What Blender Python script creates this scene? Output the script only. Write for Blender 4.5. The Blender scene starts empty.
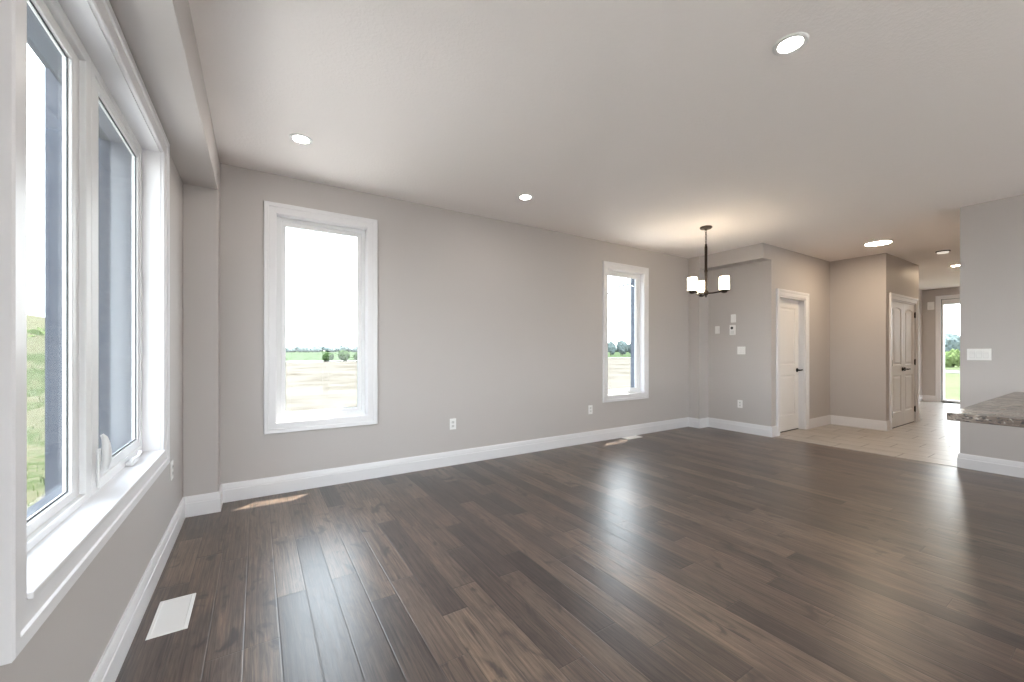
import bpy, bmesh, math, random
from mathutils import Vector, Matrix, noise
random.seed(7)
S = bpy.context.scene
COL = S.collection
PI = math.pi

# ------------------------------------------------------------------ camera
cam_d = bpy.data.cameras.new('camera')
cam = bpy.data.objects.new('camera', cam_d)
COL.objects.link(cam)
cam_d.sensor_fit = 'HORIZONTAL'
cam_d.sensor_width = 36.0
cam_d.lens = 402.0 / 1024.0 * 36.0
cam_d.shift_y = 10.6 / 1024.0
cam_d.clip_start = 0.02
cam_d.clip_end = 2000
cam.location = (0, 0, 1.22)
cam.rotation_euler = (PI / 2, 0, -math.radians(32.4))
S.camera = cam

# ------------------------------------------------------------------ view
S.view_settings.view_transform = 'Standard'
S.view_settings.look = 'None'
S.view_settings.gamma = 1.0
S.view_settings.use_curve_mapping = False
S.view_settings.exposure = 1.4
S.cycles.max_bounces = 14
S.cycles.diffuse_bounces = 8
S.cycles.glossy_bounces = 5
S.cycles.transparent_max_bounces = 16
S.cycles.use_denoising = True
S.cycles.denoising_prefilter = 'ACCURATE'
S.cycles.sample_clamp_indirect = 8.0
S.cycles.caustics_reflective = False
S.cycles.caustics_refractive = False

SKY = 4.0          # strength of the bright hazy sky
SUN = 11.0
POT = 45.0         # recessed lamps
# ------------------------------------------------------------------ world
W = bpy.data.worlds.new('sky')
S.world = W
W.use_nodes = True
nt = W.node_tree
nt.nodes.clear()
tc = nt.nodes.new('ShaderNodeTexCoord')
sx = nt.nodes.new('ShaderNodeSeparateXYZ')
rp = nt.nodes.new('ShaderNodeValToRGB')
bg = nt.nodes.new('ShaderNodeBackground')
wo = nt.nodes.new('ShaderNodeOutputWorld')
nt.links.new(tc.outputs['Generated'], sx.inputs[0])
nt.links.new(sx.outputs['Z'], rp.inputs[0])
nt.links.new(rp.outputs[0], bg.inputs[0])
nt.links.new(bg.outputs[0], wo.inputs[0])
rp.color_ramp.elements[0].color = (0.98, 0.99, 1.0, 1)
rp.color_ramp.elements[1].color = (0.72, 0.84, 1.0, 1)
bg.inputs[1].default_value = SKY

sun_d = bpy.data.lights.new('sun', 'SUN')
sun_d.energy = SUN
sun_d.angle = math.radians(0.6)
sun_d.color = (1.0, 0.93, 0.82)
sun = bpy.data.objects.new('sun', sun_d)
COL.objects.link(sun)
sun.rotation_euler = Vector((0.27, 0.21, 1.0)).to_track_quat('Z', 'Y').to_euler()


# ------------------------------------------------------------------ node helpers
class NB:
    def __init__(self, name):
        self.m = bpy.data.materials.new(name)
        self.m.use_nodes = True
        self.t = self.m.node_tree
        self.t.nodes.clear()
        self.out = self.t.nodes.new('ShaderNodeOutputMaterial')
        self.b = self.t.nodes.new('ShaderNodeBsdfPrincipled')
        self.t.links.new(self.b.outputs[0], self.out.inputs[0])

    def put(self, sock, v):
        if hasattr(v, 'is_output'):
            self.t.links.new(v, sock)
        elif isinstance(v, (tuple, list)) and len(v) == 3 and sock.type == 'RGBA':
            sock.default_value = (*v, 1)
        else:
            sock.default_value = v

    def set(self, **k):
        for n, v in k.items():
            self.put(self.b.inputs[n.replace('_', ' ')], v)
        return self

    def math(self, op, a, b=None, c=None, clamp=False):
        n = self.t.nodes.new('ShaderNodeMath')
        n.operation = op
        n.use_clamp = clamp
        self.put(n.inputs[0], a)
        if b is not None:
            self.put(n.inputs[1], b)
        if c is not None:
            self.put(n.inputs[2], c)
        return n.outputs[0]

    def pos(self):
        return self.t.nodes.new('ShaderNodeNewGeometry').outputs['Position']

    def objpos(self):
        return self.t.nodes.new('ShaderNodeTexCoord').outputs['Object']

    def sep(self, v):
        n = self.t.nodes.new('ShaderNodeSeparateXYZ')
        self.put(n.inputs[0], v)
        return n.outputs

    def comb(self, x=0.0, y=0.0, z=0.0):
        n = self.t.nodes.new('ShaderNodeCombineXYZ')
        self.put(n.inputs[0], x)
        self.put(n.inputs[1], y)
        self.put(n.inputs[2], z)
        return n.outputs[0]

    def vmul(self, v, s):
        n = self.t.nodes.new('ShaderNodeVectorMath')
        n.operation = 'MULTIPLY'
        self.put(n.inputs[0], v)
        n.inputs[1].default_value = s
        return n.outputs[0]

    def noise(self, v, scale=1.0, detail=3.0, rough=0.5, dist=0.0):
        n = self.t.nodes.new('ShaderNodeTexNoise')
        self.put(n.inputs['Vector'], v)
        n.inputs['Scale'].default_value = scale
        n.inputs['Detail'].default_value = detail
        n.inputs['Roughness'].default_value = rough
        n.inputs['Distortion'].default_value = dist
        return n.outputs['Fac']

    def white(self, v):
        n = self.t.nodes.new('ShaderNodeTexWhiteNoise')
        n.noise_dimensions = '3D'
        self.put(n.inputs['Vector'], v)
        return n.outputs['Value']

    def ramp(self, f, stops, interp='LINEAR'):
        n = self.t.nodes.new('ShaderNodeValToRGB')
        n.color_ramp.interpolation = interp
        e = n.color_ramp.elements
        while len(e) < len(stops):
            e.new(0.5)
        for i, (p, c) in enumerate(stops):
            e[i].position = p
            e[i].color = (*c, 1) if len(c) == 3 else c
        self.put(n.inputs[0], f)
        return n.outputs[0]

    def mix(self, f, a, b, mode='MIX'):
        n = self.t.nodes.new('ShaderNodeMix')
        n.data_type = 'RGBA'
        n.blend_type = mode
        self.put(n.inputs[0], f)
        self.put(n.inputs[6], a)
        self.put(n.inputs[7], b)
        return n.outputs[2]

    def mapr(self, v, a, b, c=0.0, d=1.0):
        n = self.t.nodes.new('ShaderNodeMapRange')
        n.interpolation_type = 'SMOOTHSTEP'
        self.put(n.inputs[0], v)
        for i, q in enumerate((a, b, c, d)):
            n.inputs[i + 1].default_value = q
        return n.outputs[0]

    def bump(self, h, strength=0.3, dist=0.002):
        n = self.t.nodes.new('ShaderNodeBump')
        n.inputs['Strength'].default_value = strength
        n.inputs['Distance'].default_value = dist
        self.put(n.inputs['Height'], h)
        self.put(self.b.inputs['Normal'], n.outputs[0])
        return self


def paint(name, col, rough=0.6, var=0.02, bump=0.05, scale=180.0):
    n = NB(name)
    p = n.pos()
    f = n.noise(p, 3.0, 2.0)
    c2 = tuple(max(0, x * (1 - var)) for x in col)
    n.set(Base_Color=n.mix(f, col, c2), Roughness=rough)
    if bump:
        n.bump(n.noise(p, scale, 3.0, 0.6), bump, 0.002)
    return n.m


def emitter(name, col, s, base=(0.9, 0.9, 0.9), grain=0.04):
    n = NB(name)
    f = n.noise(n.pos(), 40.0, 2.0)
    n.set(Base_Color=base, Roughness=0.4, Emission_Color=n.mix(f, col, tuple(x * (1 - grain) for x in col)),
          Emission_Strength=s)
    return n.m


def metal(name, col, rough=0.35):
    n = NB(name)
    f = n.noise(n.objpos(), 60.0, 3.0)
    n.set(Base_Color=n.mix(f, col, tuple(x * 0.8 for x in col)), Metallic=0.85, Roughness=rough)
    return n.m


M = {}
M['wall'] = paint('greige_wall_paint', (0.52, 0.485, 0.472), 0.55, 0.02, 0.06)
M['trim'] = paint('white_trim_paint', (0.76, 0.75, 0.77), 0.32, 0.015, 0.0)
M['vinyl'] = paint('white_vinyl', (0.77, 0.77, 0.78), 0.35, 0.01, 0.0)
M['door'] = paint('white_door_paint', (0.80, 0.78, 0.77), 0.35, 0.015, 0.0)
M['plate'] = paint('white_plastic', (0.86, 0.85, 0.84), 0.35, 0.01, 0.0)
M['plate_shade'] = paint('off_white_plastic', (0.74, 0.73, 0.72), 0.4, 0.01, 0.0)
M['slot'] = paint('dark_slot', (0.03, 0.03, 0.03), 0.6, 0.1, 0.0)
M['bronze'] = metal('dark_bronze', (0.055, 0.042, 0.034), 0.5)
M['bronze_flat'] = metal('brushed_bronze', (0.15, 0.125, 0.105), 0.5)
M['black'] = metal('black_metal', (0.02, 0.019, 0.018), 0.4)
M['gasket'] = paint('dark_gasket', (0.045, 0.05, 0.055), 0.5, 0.05, 0.0)
M['pot'] = emitter('recessed_lamp', (1.0, 0.93, 0.84), POT)
M['pot_warm'] = emitter('warm_recessed_lamp', (1.0, 0.80, 0.55), POT * 4.5)
M['led'] = emitter('flush_lamp', (1.0, 0.80, 0.56), 40.0)
M['led_dim'] = emitter('dim_lamp', (1.0, 0.9, 0.8), 0.22)
M['shade'] = emitter('frosted_shade', (1.0, 0.84, 0.60), 5.0)
M['bulb'] = emitter('lamp_bulb', (1.0, 0.80, 0.56), 6.0)


def ceiling_mat():
    n = NB('stippled_ceiling_paint')
    p = n.pos()
    f = n.noise(p, 55.0, 4.0, 0.65)
    n.set(Base_Color=(0.885, 0.835, 0.818), Roughness=0.8)
    n.bump(n.mapr(f, 0.42, 0.62), 0.25, 0.003)
    return n.m


M['ceiling'] = ceiling_mat()


def glass_mat():
    n = NB('window_glass')
    t = n.t
    tr = t.nodes.new('ShaderNodeBsdfTransparent')
    tr.inputs[0].default_value = (0.94, 0.965, 0.96, 1)
    gl = t.nodes.new('ShaderNodeBsdfGlossy')
    gl.inputs['Roughness'].default_value = 0.01
    lw = t.nodes.new('ShaderNodeLayerWeight')
    lw.inputs[0].default_value = 0.5
    fr = n.math('MULTIPLY_ADD', n.math('POWER', lw.outputs['Facing'], 5.0), 0.92, 0.022)
    wv = n.noise(n.pos(), 2.0, 1.0)
    mul = n.math('MULTIPLY', fr, n.mapr(wv, 0, 1, 0.75, 0.9))
    mx = t.nodes.new('ShaderNodeMixShader')
    t.links.new(mul, mx.inputs[0])
    t.links.new(tr.outputs[0], mx.inputs[1])
    t.links.new(gl.outputs[0], mx.inputs[2])
    t.nodes.remove(n.b)
    t.links.new(mx.outputs[0], n.out.inputs[0])
    return n.m


M['glass'] = glass_mat()


def wood_mat():
    n = NB('wide_plank_hickory')
    x, y, z = n.sep(n.pos())
    PW = 0.128
    r = n.math('DIVIDE', n.math('ADD', x, 20.013), PW)
    row = n.math('FLOOR', r)
    fx = n.math('FRACT', r)
    w1 = n.white(n.comb(row, 3.7, 1.1))
    w2 = n.white(n.comb(row, 9.2, 4.4))
    L = n.math('MULTIPLY_ADD', w1, 0.9, 0.75)
    q = n.math('DIVIDE', n.math('ADD', n.math('ADD', y, 30.0), n.math('MULTIPLY', w2, 5.0)), L)
    wob = n.math('MULTIPLY', n.math('SINE', n.math('MULTIPLY', q, 1.7)), 0.35)
    q = n.math('ADD', q, wob)
    idx = n.math('FLOOR', q)
    fy = n.math('FRACT', q)
    cell = n.white(n.comb(row, idx, 0.5))
    cell2 = n.white(n.comb(row, idx, 7.5))
    base = n.ramp(cell, [(0.0, (0.0475, 0.0356, 0.0335)), (0.14, (0.0648, 0.0475, 0.0421)), (0.3, (0.0896, 0.0648, 0.0540)), (0.6, (0.1058, 0.0767, 0.0626)),
                         (0.82, (0.1253, 0.0907, 0.0724)), (1.0, (0.1512, 0.1112, 0.0864))])
    sh = n.math('MULTIPLY', cell2, 37.0)
    gv = n.comb(n.math('MULTIPLY', x, 26.0), n.math('MULTIPLY', y, 1.6), sh)
    g1 = n.noise(gv, 1.6, 6.0, 0.65, 1.8)
    fv = n.comb(n.math('MULTIPLY', x, 190.0), n.math('MULTIPLY', y, 7.0), sh)
    g2 = n.noise(fv, 1.0, 3.0, 0.6, 0.4)
    kv = n.comb(n.math('MULTIPLY', x, 9.0), n.math('MULTIPLY', y, 4.0), sh)
    k = n.noise(kv, 1.0, 3.0, 0.55, 1.2)
    c = n.mix(1.0, base, n.ramp(g1, [(0.25, (0.42, 0.40, 0.40)), (0.48, (1, 1, 1)), (0.75, (1.5, 1.45, 1.38))]), 'MULTIPLY')
    c = n.mix(1.0, c, n.ramp(g2, [(0.25, (0.78, 0.77, 0.76)), (0.6, (1.08, 1.08, 1.08))]), 'MULTIPLY')
    sv = n.comb(n.math('MULTIPLY', x, 42.0), n.math('MULTIPLY', y, 1.1), sh)
    g3 = n.noise(sv, 1.0, 4.0, 0.7, 2.5)
    c = n.mix(1.0, c, n.ramp(g3, [(0.32, (0.5, 0.47, 0.47)), (0.47, (0.97, 0.96, 0.95)), (0.66, (1.38, 1.36, 1.30))]), 'MULTIPLY')
    tv = n.comb(n.math('MULTIPLY', x, 5.0), n.math('MULTIPLY', y, 1.7), sh)
    g4 = n.noise(tv, 1.0, 3.0, 0.6, 0.8)
    c = n.mix(1.0, c, n.ramp(g4, [(0.3, (0.72, 0.70, 0.72)), (0.55, (1.02, 1.01, 1.0)), (0.75, (1.25, 1.2, 1.12))]), 'MULTIPLY')
    c = n.mix(n.mapr(k, 0.56, 0.72, 0, 0.85), c, (0.035, 0.026, 0.024))
    ex = n.math('MULTIPLY', n.math('MINIMUM', fx, n.math('SUBTRACT', 1.0, fx)), PW)
    ey = n.math('MULTIPLY', n.math('MINIMUM', fy, n.math('SUBTRACT', 1.0, fy)), L)
    e = n.math('MINIMUM', ex, ey)
    seam = n.mapr(e, 0.0006, 0.0018, 1.0, 0.0)
    c = n.mix(n.math('MULTIPLY', seam, 0.75), c, (0.03, 0.024, 0.02))
    edge = n.mapr(e, 0.0, 0.005, 0.0, 1.0)
    h = n.math('ADD', n.math('MULTIPLY', edge, 1.0), n.math('MULTIPLY', g2, 0.10))
    h = n.math('ADD', h, n.math('MULTIPLY', g1, 0.22))
    n.set(Base_Color=c, Roughness=n.mapr(g1, 0.2, 0.8, 0.30, 0.40), Specular_IOR_Level=0.55, Coat_Weight=0.25, Coat_Roughness=0.30, Coat_IOR=1.5)
    n.bump(h, 0.35, 0.0018)
    return n.m


def tile_mat():
    n = NB('pale_porcelain_tile')
    x, y, z = n.sep(n.pos())
    TX, TY = 0.305, 0.61
    r = n.math('DIVIDE', n.math('ADD', x, 20.0), TX)
    row = n.math('FLOOR', r)
    fx = n.math('FRACT', r)
    q = n.math('DIVIDE', n.math('ADD', n.math('ADD', y, 20.0), n.math('MULTIPLY', n.math('FRACT', n.math('MULTIPLY', row, 0.3334)), TY)), TY)
    idx = n.math('FLOOR', q)
    fy = n.math('FRACT', q)
    cell = n.white(n.comb(row, idx, 2.5))
    cl = n.noise(n.comb(n.math('MULTIPLY', x, 3.0), n.math('MULTIPLY', y, 1.2), n.math('MULTIPLY', cell, 20.0)), 2.0, 5.0, 0.6, 1.0)
    c = n.ramp(cl, [(0.3, (0.37, 0.335, 0.30)), (0.55, (0.44, 0.40, 0.365)), (0.8, (0.51, 0.47, 0.43))])
    c = n.mix(n.math('MULTIPLY', cell, 0.22), c, (0.36, 0.31, 0.26))
    ex = n.math('MULTIPLY', n.math('MINIMUM', fx, n.math('SUBTRACT', 1.0, fx)), TX)
    ey = n.math('MULTIPLY', n.math('MINIMUM', fy, n.math('SUBTRACT', 1.0, fy)), TY)
    e = n.math('MINIMUM', ex, ey)
    g = n.mapr(e, 0.0025, 0.005, 1.0, 0.0)
    c = n.mix(g, c, (0.13, 0.112, 0.098))
    n.set(Base_Color=c, Roughness=n.mapr(e, 0.001, 0.003, 0.8, 0.36))
    n.bump(n.mapr(e, 0.0, 0.005), 0.4, 0.002)
    return n.m


def granite_mat():
    n = NB('veined_granite')
    p = n.pos()
    x, y, z = n.sep(p)
    v = n.comb(n.math('MULTIPLY', x, 2.6), n.math('MULTIPLY', y, 0.9), n.math('MULTIPLY', z, 2.0))
    a = n.noise(v, 2.2, 7.0, 0.62, 1.6)
    b = n.noise(p, 60.0, 4.0, 0.7)
    d = n.noise(n.vmul(p, (9, 9, 30)), 4.0, 3.0, 0.6, 0.6)
    c = n.ramp(a, [(0.28, (0.07, 0.055, 0.048)), (0.42, (0.17, 0.135, 0.115)), (0.5, (0.33, 0.275, 0.235)), (0.58, (0.17, 0.14, 0.12)), (0.75, (0.48, 0.43, 0.39))])
    c = n.mix(n.mapr(b, 0.55, 0.7, 0, 0.5), c, (0.7, 0.67, 0.62))
    c = n.mix(n.mapr(d, 0.52, 0.60, 0, 0.85), c, (0.05, 0.048, 0.05))
    n.set(Base_Color=c, Roughness=0.22, Specular_IOR_Level=0.25)
    return n.m


def brick_mat(name, c1, c2, mortar):
    n = NB(name)
    x, y, z = n.sep(n.pos())
    t = n.t.nodes.new('ShaderNodeTexBrick')
    n.put(t.inputs['Vector'], n.comb(n.math('ADD', x, y), z, 0.0))
    t.inputs['Color1'].default_value = (*c1, 1)
    t.inputs['Color2'].default_value = (*c2, 1)
    t.inputs['Mortar'].default_value = (*mortar, 1)
    t.inputs['Scale'].default_value = 1.0
    t.inputs['Brick Width'].default_value = 0.21
    t.inputs['Row Height'].default_value = 0.07
    t.inputs['Mortar Size'].default_value = 0.006
    n.set(Base_Color=t.outputs[0], Roughness=0.85)
    n.bump(t.outputs['Fac'], -0.4, 0.004)
    return n.m


def earth_mat(name, stops, sc=0.5, sc2=6.0, rough=0.95):
    n = NB(name)
    p = n.pos()
    f = n.math('ADD', n.math('MULTIPLY', n.noise(p, sc, 6.0, 0.65, 0.6), 0.7), n.math('MULTIPLY', n.noise(p, sc2, 4.0, 0.6), 0.3))
    n.set(Base_Color=n.ramp(f, stops), Roughness=rough, Specular_IOR_Level=0.0)
    n.bump(f, 0.5, 0.1)
    return n.m


def leaf_mat(name, a, b, sc=3.0):
    n = NB(name)
    f = n.noise(n.objpos(), sc, 4.0, 0.7)
    n.set(Base_Color=n.ramp(f, [(0.3, a), (0.7, b)]), Roughness=0.8, Specular_IOR_Level=0.0)
    return n.m


M['wood'] = wood_mat()
M['tile'] = tile_mat()
M['granite'] = granite_mat()
M['brick'] = brick_mat('blue_grey_brick', (0.0522, 0.0617, 0.0836), (0.0646, 0.0760, 0.0988), (0.0760, 0.0855, 0.1045))
M['soffit'] = paint('grey_soffit', (0.10, 0.11, 0.13), 0.7, 0.03, 0.0)
M['sand'] = earth_mat('graded_sand', [(0.36, (0.0368, 0.0322, 0.0258)), (0.43, (0.0552, 0.0497, 0.0423)), (0.5, (0.0708, 0.0653, 0.0589)), (0.64, (0.0754, 0.0708, 0.0653))], 0.16, 1.1)
M['field'] = earth_mat('green_field', [(0.35, (0.0283, 0.0416, 0.0233)), (0.6, (0.0383, 0.0515, 0.0299))], 0.02, 0.3)
M['lawn'] = earth_mat('mown_lawn', [(0.35, (0.050, 0.062, 0.034)), (0.6, (0.068, 0.080, 0.046))], 0.3, 6.0)
M['gravel'] = earth_mat('pale_bounce_gravel', [(0.35, (0.3105, 0.2990, 0.2875)), (0.6, (0.3795, 0.3680, 0.3565))], 0.8, 12.0)  # pale ground for the added apron that reflects light indoors
M['road'] = earth_mat('pale_gravel', [(0.35, (0.0650, 0.0624, 0.0598)), (0.6, (0.0780, 0.0754, 0.0728))], 0.3, 8.0)
M['weeds'] = earth_mat('weedy_earth', [(0.36, (0.0228, 0.0352, 0.0145)), (0.46, (0.0363, 0.0476, 0.0228)), (0.54, (0.0672, 0.0642, 0.0435)), (0.64, (0.0393, 0.0476, 0.0248))], 0.55, 4.0)
M['hazed_leaf'] = leaf_mat('hazed_foliage', (0.0655, 0.0840, 0.0854), (0.0957, 0.1134, 0.1098), 1.5)  # haze of distance put into the paler, bluer leaf colour
M['leaf'] = leaf_mat('green_foliage', (0.0199, 0.0376, 0.0133), (0.0387, 0.0608, 0.0243))
M['leaf2'] = leaf_mat('pale_foliage', (0.0540, 0.0810, 0.0288), (0.0990, 0.1224, 0.0540))
M['bark'] = leaf_mat('bark', (0.06, 0.045, 0.035), (0.1, 0.08, 0.06))
M['cable'] = paint('grey_cable', (0.10, 0.10, 0.11), 0.6, 0.05, 0.0)


# ------------------------------------------------------------------ mesh helpers
def tag(o, label=None, cat=None, group=None, kind=None):
    if label:
        o['label'] = label
    if cat:
        o['category'] = cat
    if group:
        o['group'] = group
    if kind:
        o['kind'] = kind
    return o


def empty(name, loc=(0, 0, 0), parent=None):
    o = bpy.data.objects.new(name, None)
    o.empty_display_size = 0.05
    COL.objects.link(o)
    o.location = loc
    if parent:
        o.parent = parent
    return o


class MB:
    def __init__(self):
        self.bm = bmesh.new()

    def verts(self, pts):
        return [self.bm.verts.new(p) for p in pts]

    def box(self, a, b):
        x0, y0, z0 = (min(a[i], b[i]) for i in range(3))
        x1, y1, z1 = (max(a[i], b[i]) for i in range(3))
        v = self.verts([(x0, y0, z0), (x1, y0, z0), (x1, y1, z0), (x0, y1, z0), (x0, y0, z1), (x1, y0, z1), (x1, y1, z1), (x0, y1, z1)])
        for f in ((3, 2, 1, 0), (4, 5, 6, 7), (0, 1, 5, 4), (1, 2, 6, 5), (2, 3, 7, 6), (3, 0, 4, 7)):
            self.bm.faces.new([v[i] for i in f])
        return self

    def loops(self, rings, closed=True, cap0=False, cap1=False, wrap=False):
        R = [self.verts(r) for r in rings]
        n = len(R[0])
        pairs = list(zip(R[:-1], R[1:]))
        if wrap:
            pairs.append((R[-1], R[0]))
        for a, b in pairs:
            for i in range(n if closed else n - 1):
                j = (i + 1) % n
                self.bm.faces.new((a[i], a[j], b[j], b[i]))
        if cap0:
            self.bm.faces.new(list(reversed(R[0])))
        if cap1:
            self.bm.faces.new(R[-1])
        return self

    def lathe(self, prof, c=(0, 0, 0), seg=32, axis='Z', cap=True):
        rings = []
        for r, h in prof:
            ring = []
            for i in range(seg):
                t = 2 * PI * i / seg
                p = (r * math.cos(t), r * math.sin(t), h)
                if axis == 'X':
                    p = (p[2], p[0], p[1])
                elif axis == 'Y':
                    p = (p[0], p[2], p[1])
                ring.append((c[0] + p[0], c[1] + p[1], c[2] + p[2]))
            rings.append(ring)
        return self.loops(rings, True, cap, cap)

    def tube(self, pts, r, seg=10):
        pts = [Vector(p) for p in pts]
        rad = r if isinstance(r, (list, tuple)) else [r] * len(pts)
        rings = []
        u = None
        for i, p in enumerate(pts):
            d = (pts[min(i + 1, len(pts) - 1)] - pts[max(i - 1, 0)]).normalized()
            if u is None:
                ref = min((Vector((1, 0, 0)), Vector((0, 1, 0)), Vector((0, 0, 1))), key=lambda a: abs(a.dot(d)))
                u = d.cross(ref)
            else:
                u = u - d * u.dot(d)
            u.normalize()
            w = d.cross(u)
            rings.append([p + rad[i] * (math.cos(2 * PI * k / seg) * u + math.sin(2 * PI * k / seg) * w) for k in range(seg)])
        return self.loops(rings, True, True, True)

    def blob(self, c, r, sub=3, amp=0.25, freq=1.3, sq=(1, 1, 1), seed=0):
        res = bmesh.ops.create_icosphere(self.bm, subdivisions=sub, radius=1.0)
        for v in res['verts']:
            d = v.co.normalized()
            k = 1 + amp * (noise.noise(d * freq * 2 + Vector((seed, seed * 2.1, 0))) + 0.5 * noise.noise(d * freq * 6 + Vector((0, seed, 5))))
            v.co = Vector(c) + Vector((d.x * sq[0], d.y * sq[1], d.z * sq[2])) * (r * k)
        return self

    def build(self, name, mat, parent=None, smooth=False, bevel=0.0, seg=2, loc=None):
        bmesh.ops.recalc_face_normals(self.bm, faces=self.bm.faces[:])
        me = bpy.data.meshes.new(name)
        self.bm.to_mesh(me)
        self.bm.free()
        me.materials.append(mat)
        o = bpy.data.objects.new(name, me)
        COL.objects.link(o)
        if smooth:
            for p in me.polygons:
                p.use_smooth = True
            try:
                me.set_sharp_from_angle(angle=math.radians(40))
            except Exception:
                pass
        if bevel:
            b = o.modifiers.new('bevel', 'BEVEL')
            b.width = bevel
            b.segments = seg
            b.limit_method = 'ANGLE'
            b.angle_limit = math.radians(40)
        if parent:
            o.parent = parent
            o.matrix_parent_inverse = Matrix.Translation(-Vector(parent.location))
        if loc:
            o.location = loc
        return o


# plane maps: (u along wall, v height, d out of the wall into the room)
def map_back(u, v, d): return (u, 4.0 - d, v)
def map_left(u, v, d): return (-0.46 + d, u, v)
def map_rear(u, v, d): return (u, -3.5 + d, v)
def map_doorwall(u, v, d): return (u, 2.86 - d, v)
def map_closet(u, v, d): return (u, 2.14 - d, v)
def map_end(u, v, d): return (13.9 - d, u, v)
def map_dining(u, v, d): return (6.2 - d, u, v)
def map_kitchen(u, v, d): return (6.26 - d, u, v)


def wall(name, mp, u0, u1, v0, v1, t, holes=(), mat='wall', label=None, outer=None):
    holes = [(h[0] - 0.012, h[1] + 0.012, h[2] - (0.012 if h[2] > 0 else 0), h[3] + 0.012) for h in holes]
    us = sorted({u0, u1, *[h[i] for h in holes for i in (0, 1)]})
    vs = sorted({v0, v1, *[h[i] for h in holes for i in (2, 3)]})
    def solid(i, j):
        if i < 0 or j < 0 or i >= len(us) - 1 or j >= len(vs) - 1:
            return False
        cu, cv = (us[i] + us[i + 1]) / 2, (vs[j] + vs[j + 1]) / 2
        return not any(h[0] < cu < h[1] and h[2] < cv < h[3] for h in holes)
    b = MB()
    cache = {}
    def V(i, j, k):
        key = (i, j, k)
        if key not in cache:
            cache[key] = b.bm.verts.new(mp(us[i], vs[j], -t * k))
        return cache[key]
    for i in range(len(us) - 1):
        for j in range(len(vs) - 1):
            if not solid(i, j):
                continue
            for k in (0, 1):
                f = b.bm.faces.new((V(i, j, k), V(i + 1, j, k), V(i + 1, j + 1, k), V(i, j + 1, k)))
                if k == 1 and outer:
                    f.material_index = 1
            for di, dj, e in ((-1, 0, ((i, j), (i, j + 1))), (1, 0, ((i + 1, j), (i + 1, j + 1))), (0, -1, ((i, j), (i + 1, j))), (0, 1, ((i, j + 1), (i + 1, j + 1)))):
                if not solid(i + di, j + dj):
                    (a, c), (d, g) = e
                    f = b.bm.faces.new((V(a, c, 0), V(d, g, 0), V(d, g, 1), V(a, c, 1)))
                    if outer:
                        f.material_index = 1
    o = b.build(name, M[mat])
    if outer:
        o.data.materials.append(M[outer])
    tag(o, label, 'wall', kind='structure')
    return o


def ring(b, mp, rect, prof, closed_prof=True, open_bottom=False):
    """sweep a profile [(w outward, d)] around a rectangle with mitred corners"""
    u0, u1, v0, v1 = rect
    if open_bottom:
        rings = []
        for k in range(4):
            rings.append([mp(*((u0 - w, v0), (u0 - w, v1 + w), (u1 + w, v1 + w), (u1 + w, v0))[k], d) for w, d in prof])
        b.loops(rings, closed_prof, True, True)
    else:
        rings = []
        for k in range(4):
            rings.append([mp(*((u0 - w, v0 - w), (u0 - w, v1 + w), (u1 + w, v1 + w), (u1 + w, v0 - w))[k], d) for w, d in prof])
        b.loops(rings, closed_prof, wrap=True)
    return b


def frame_between(b, mp, outer, inner, d0, d1):
    """rectangular frame filling outer minus inner, from depth d0 to d1"""
    def c(r): return [(r[0], r[2]), (r[1], r[2]), (r[1], r[3]), (r[0], r[3])]
    O, I = c(outer), c(inner)
    rings = [[mp(*O[k], d0), mp(*I[k], d0), mp(*I[k], d1), mp(*O[k], d1)] for k in range(4)]
    b.loops(rings, True, wrap=True)
    return b


def mbox(b, mp, u0, u1, v0, v1, d0, d1):
    p, q = mp(u0, v0, d0), mp(u1, v1, d1)
    return b.box(p, q)


CASE = [(0.005, -0.01), (0.005, 0.010), (0.009, 0.014), (0.060, 0.017), (0.064, 0.023), (0.092, 0.025), (0.097, 0.021), (0.097, -0.01)]


def shrink(r, l, rr=None, bt=None, tp=None):
    rr = l if rr is None else rr
    bt = l if bt is None else bt
    tp = l if tp is None else tp
    return (r[0] + l, r[1] - rr, r[2] + bt, r[3] - tp)


# ------------------------------------------------------------------ the room shell
H = 2.74
WT = 0.25                                     # outer wall thickness
W1 = (0.146, 0.889, 0.617, 2.397)             # clear openings inside the casings
W2 = (4.11, 4.85, 0.617, 2.370)
WL = (1.385, 3.0, 0.657, 2.352)
PAT = (0.2, 5.6, 0.0, 2.35)
LW2 = (-3.1, -0.45, 0.657, 2.352)
SL = (1.56, 2.63, 0.0, 2.47)

b = MB().box((-0.71, -3.75, -0.12), (6.26, 4.25, 0.0))
tag(b.build('floor', M['wood']), 'dark brown wide plank hardwood floor', 'floor', kind='structure')
b = MB().box((6.26, -3.75, -0.12), (14.15, 3.1, 0.0))
tag(b.build('floor_hall', M['tile']), 'pale beige tile floor of the entry hall', 'floor', kind='structure')
b = MB().box((6.235, 1.048, 0.0), (6.275, 2.86, 0.004))
tag(b.build('trim_1', M['tile'], bevel=0.002), 'thin metal edge strip between hardwood and tile', 'trim', kind='structure')
b = MB().box((-0.71, -3.75, H), (14.15, 4.25, H + 0.15))
tag(b.build('ceiling', M['ceiling']), 'white stippled ceiling', 'ceiling', kind='structure')

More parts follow.
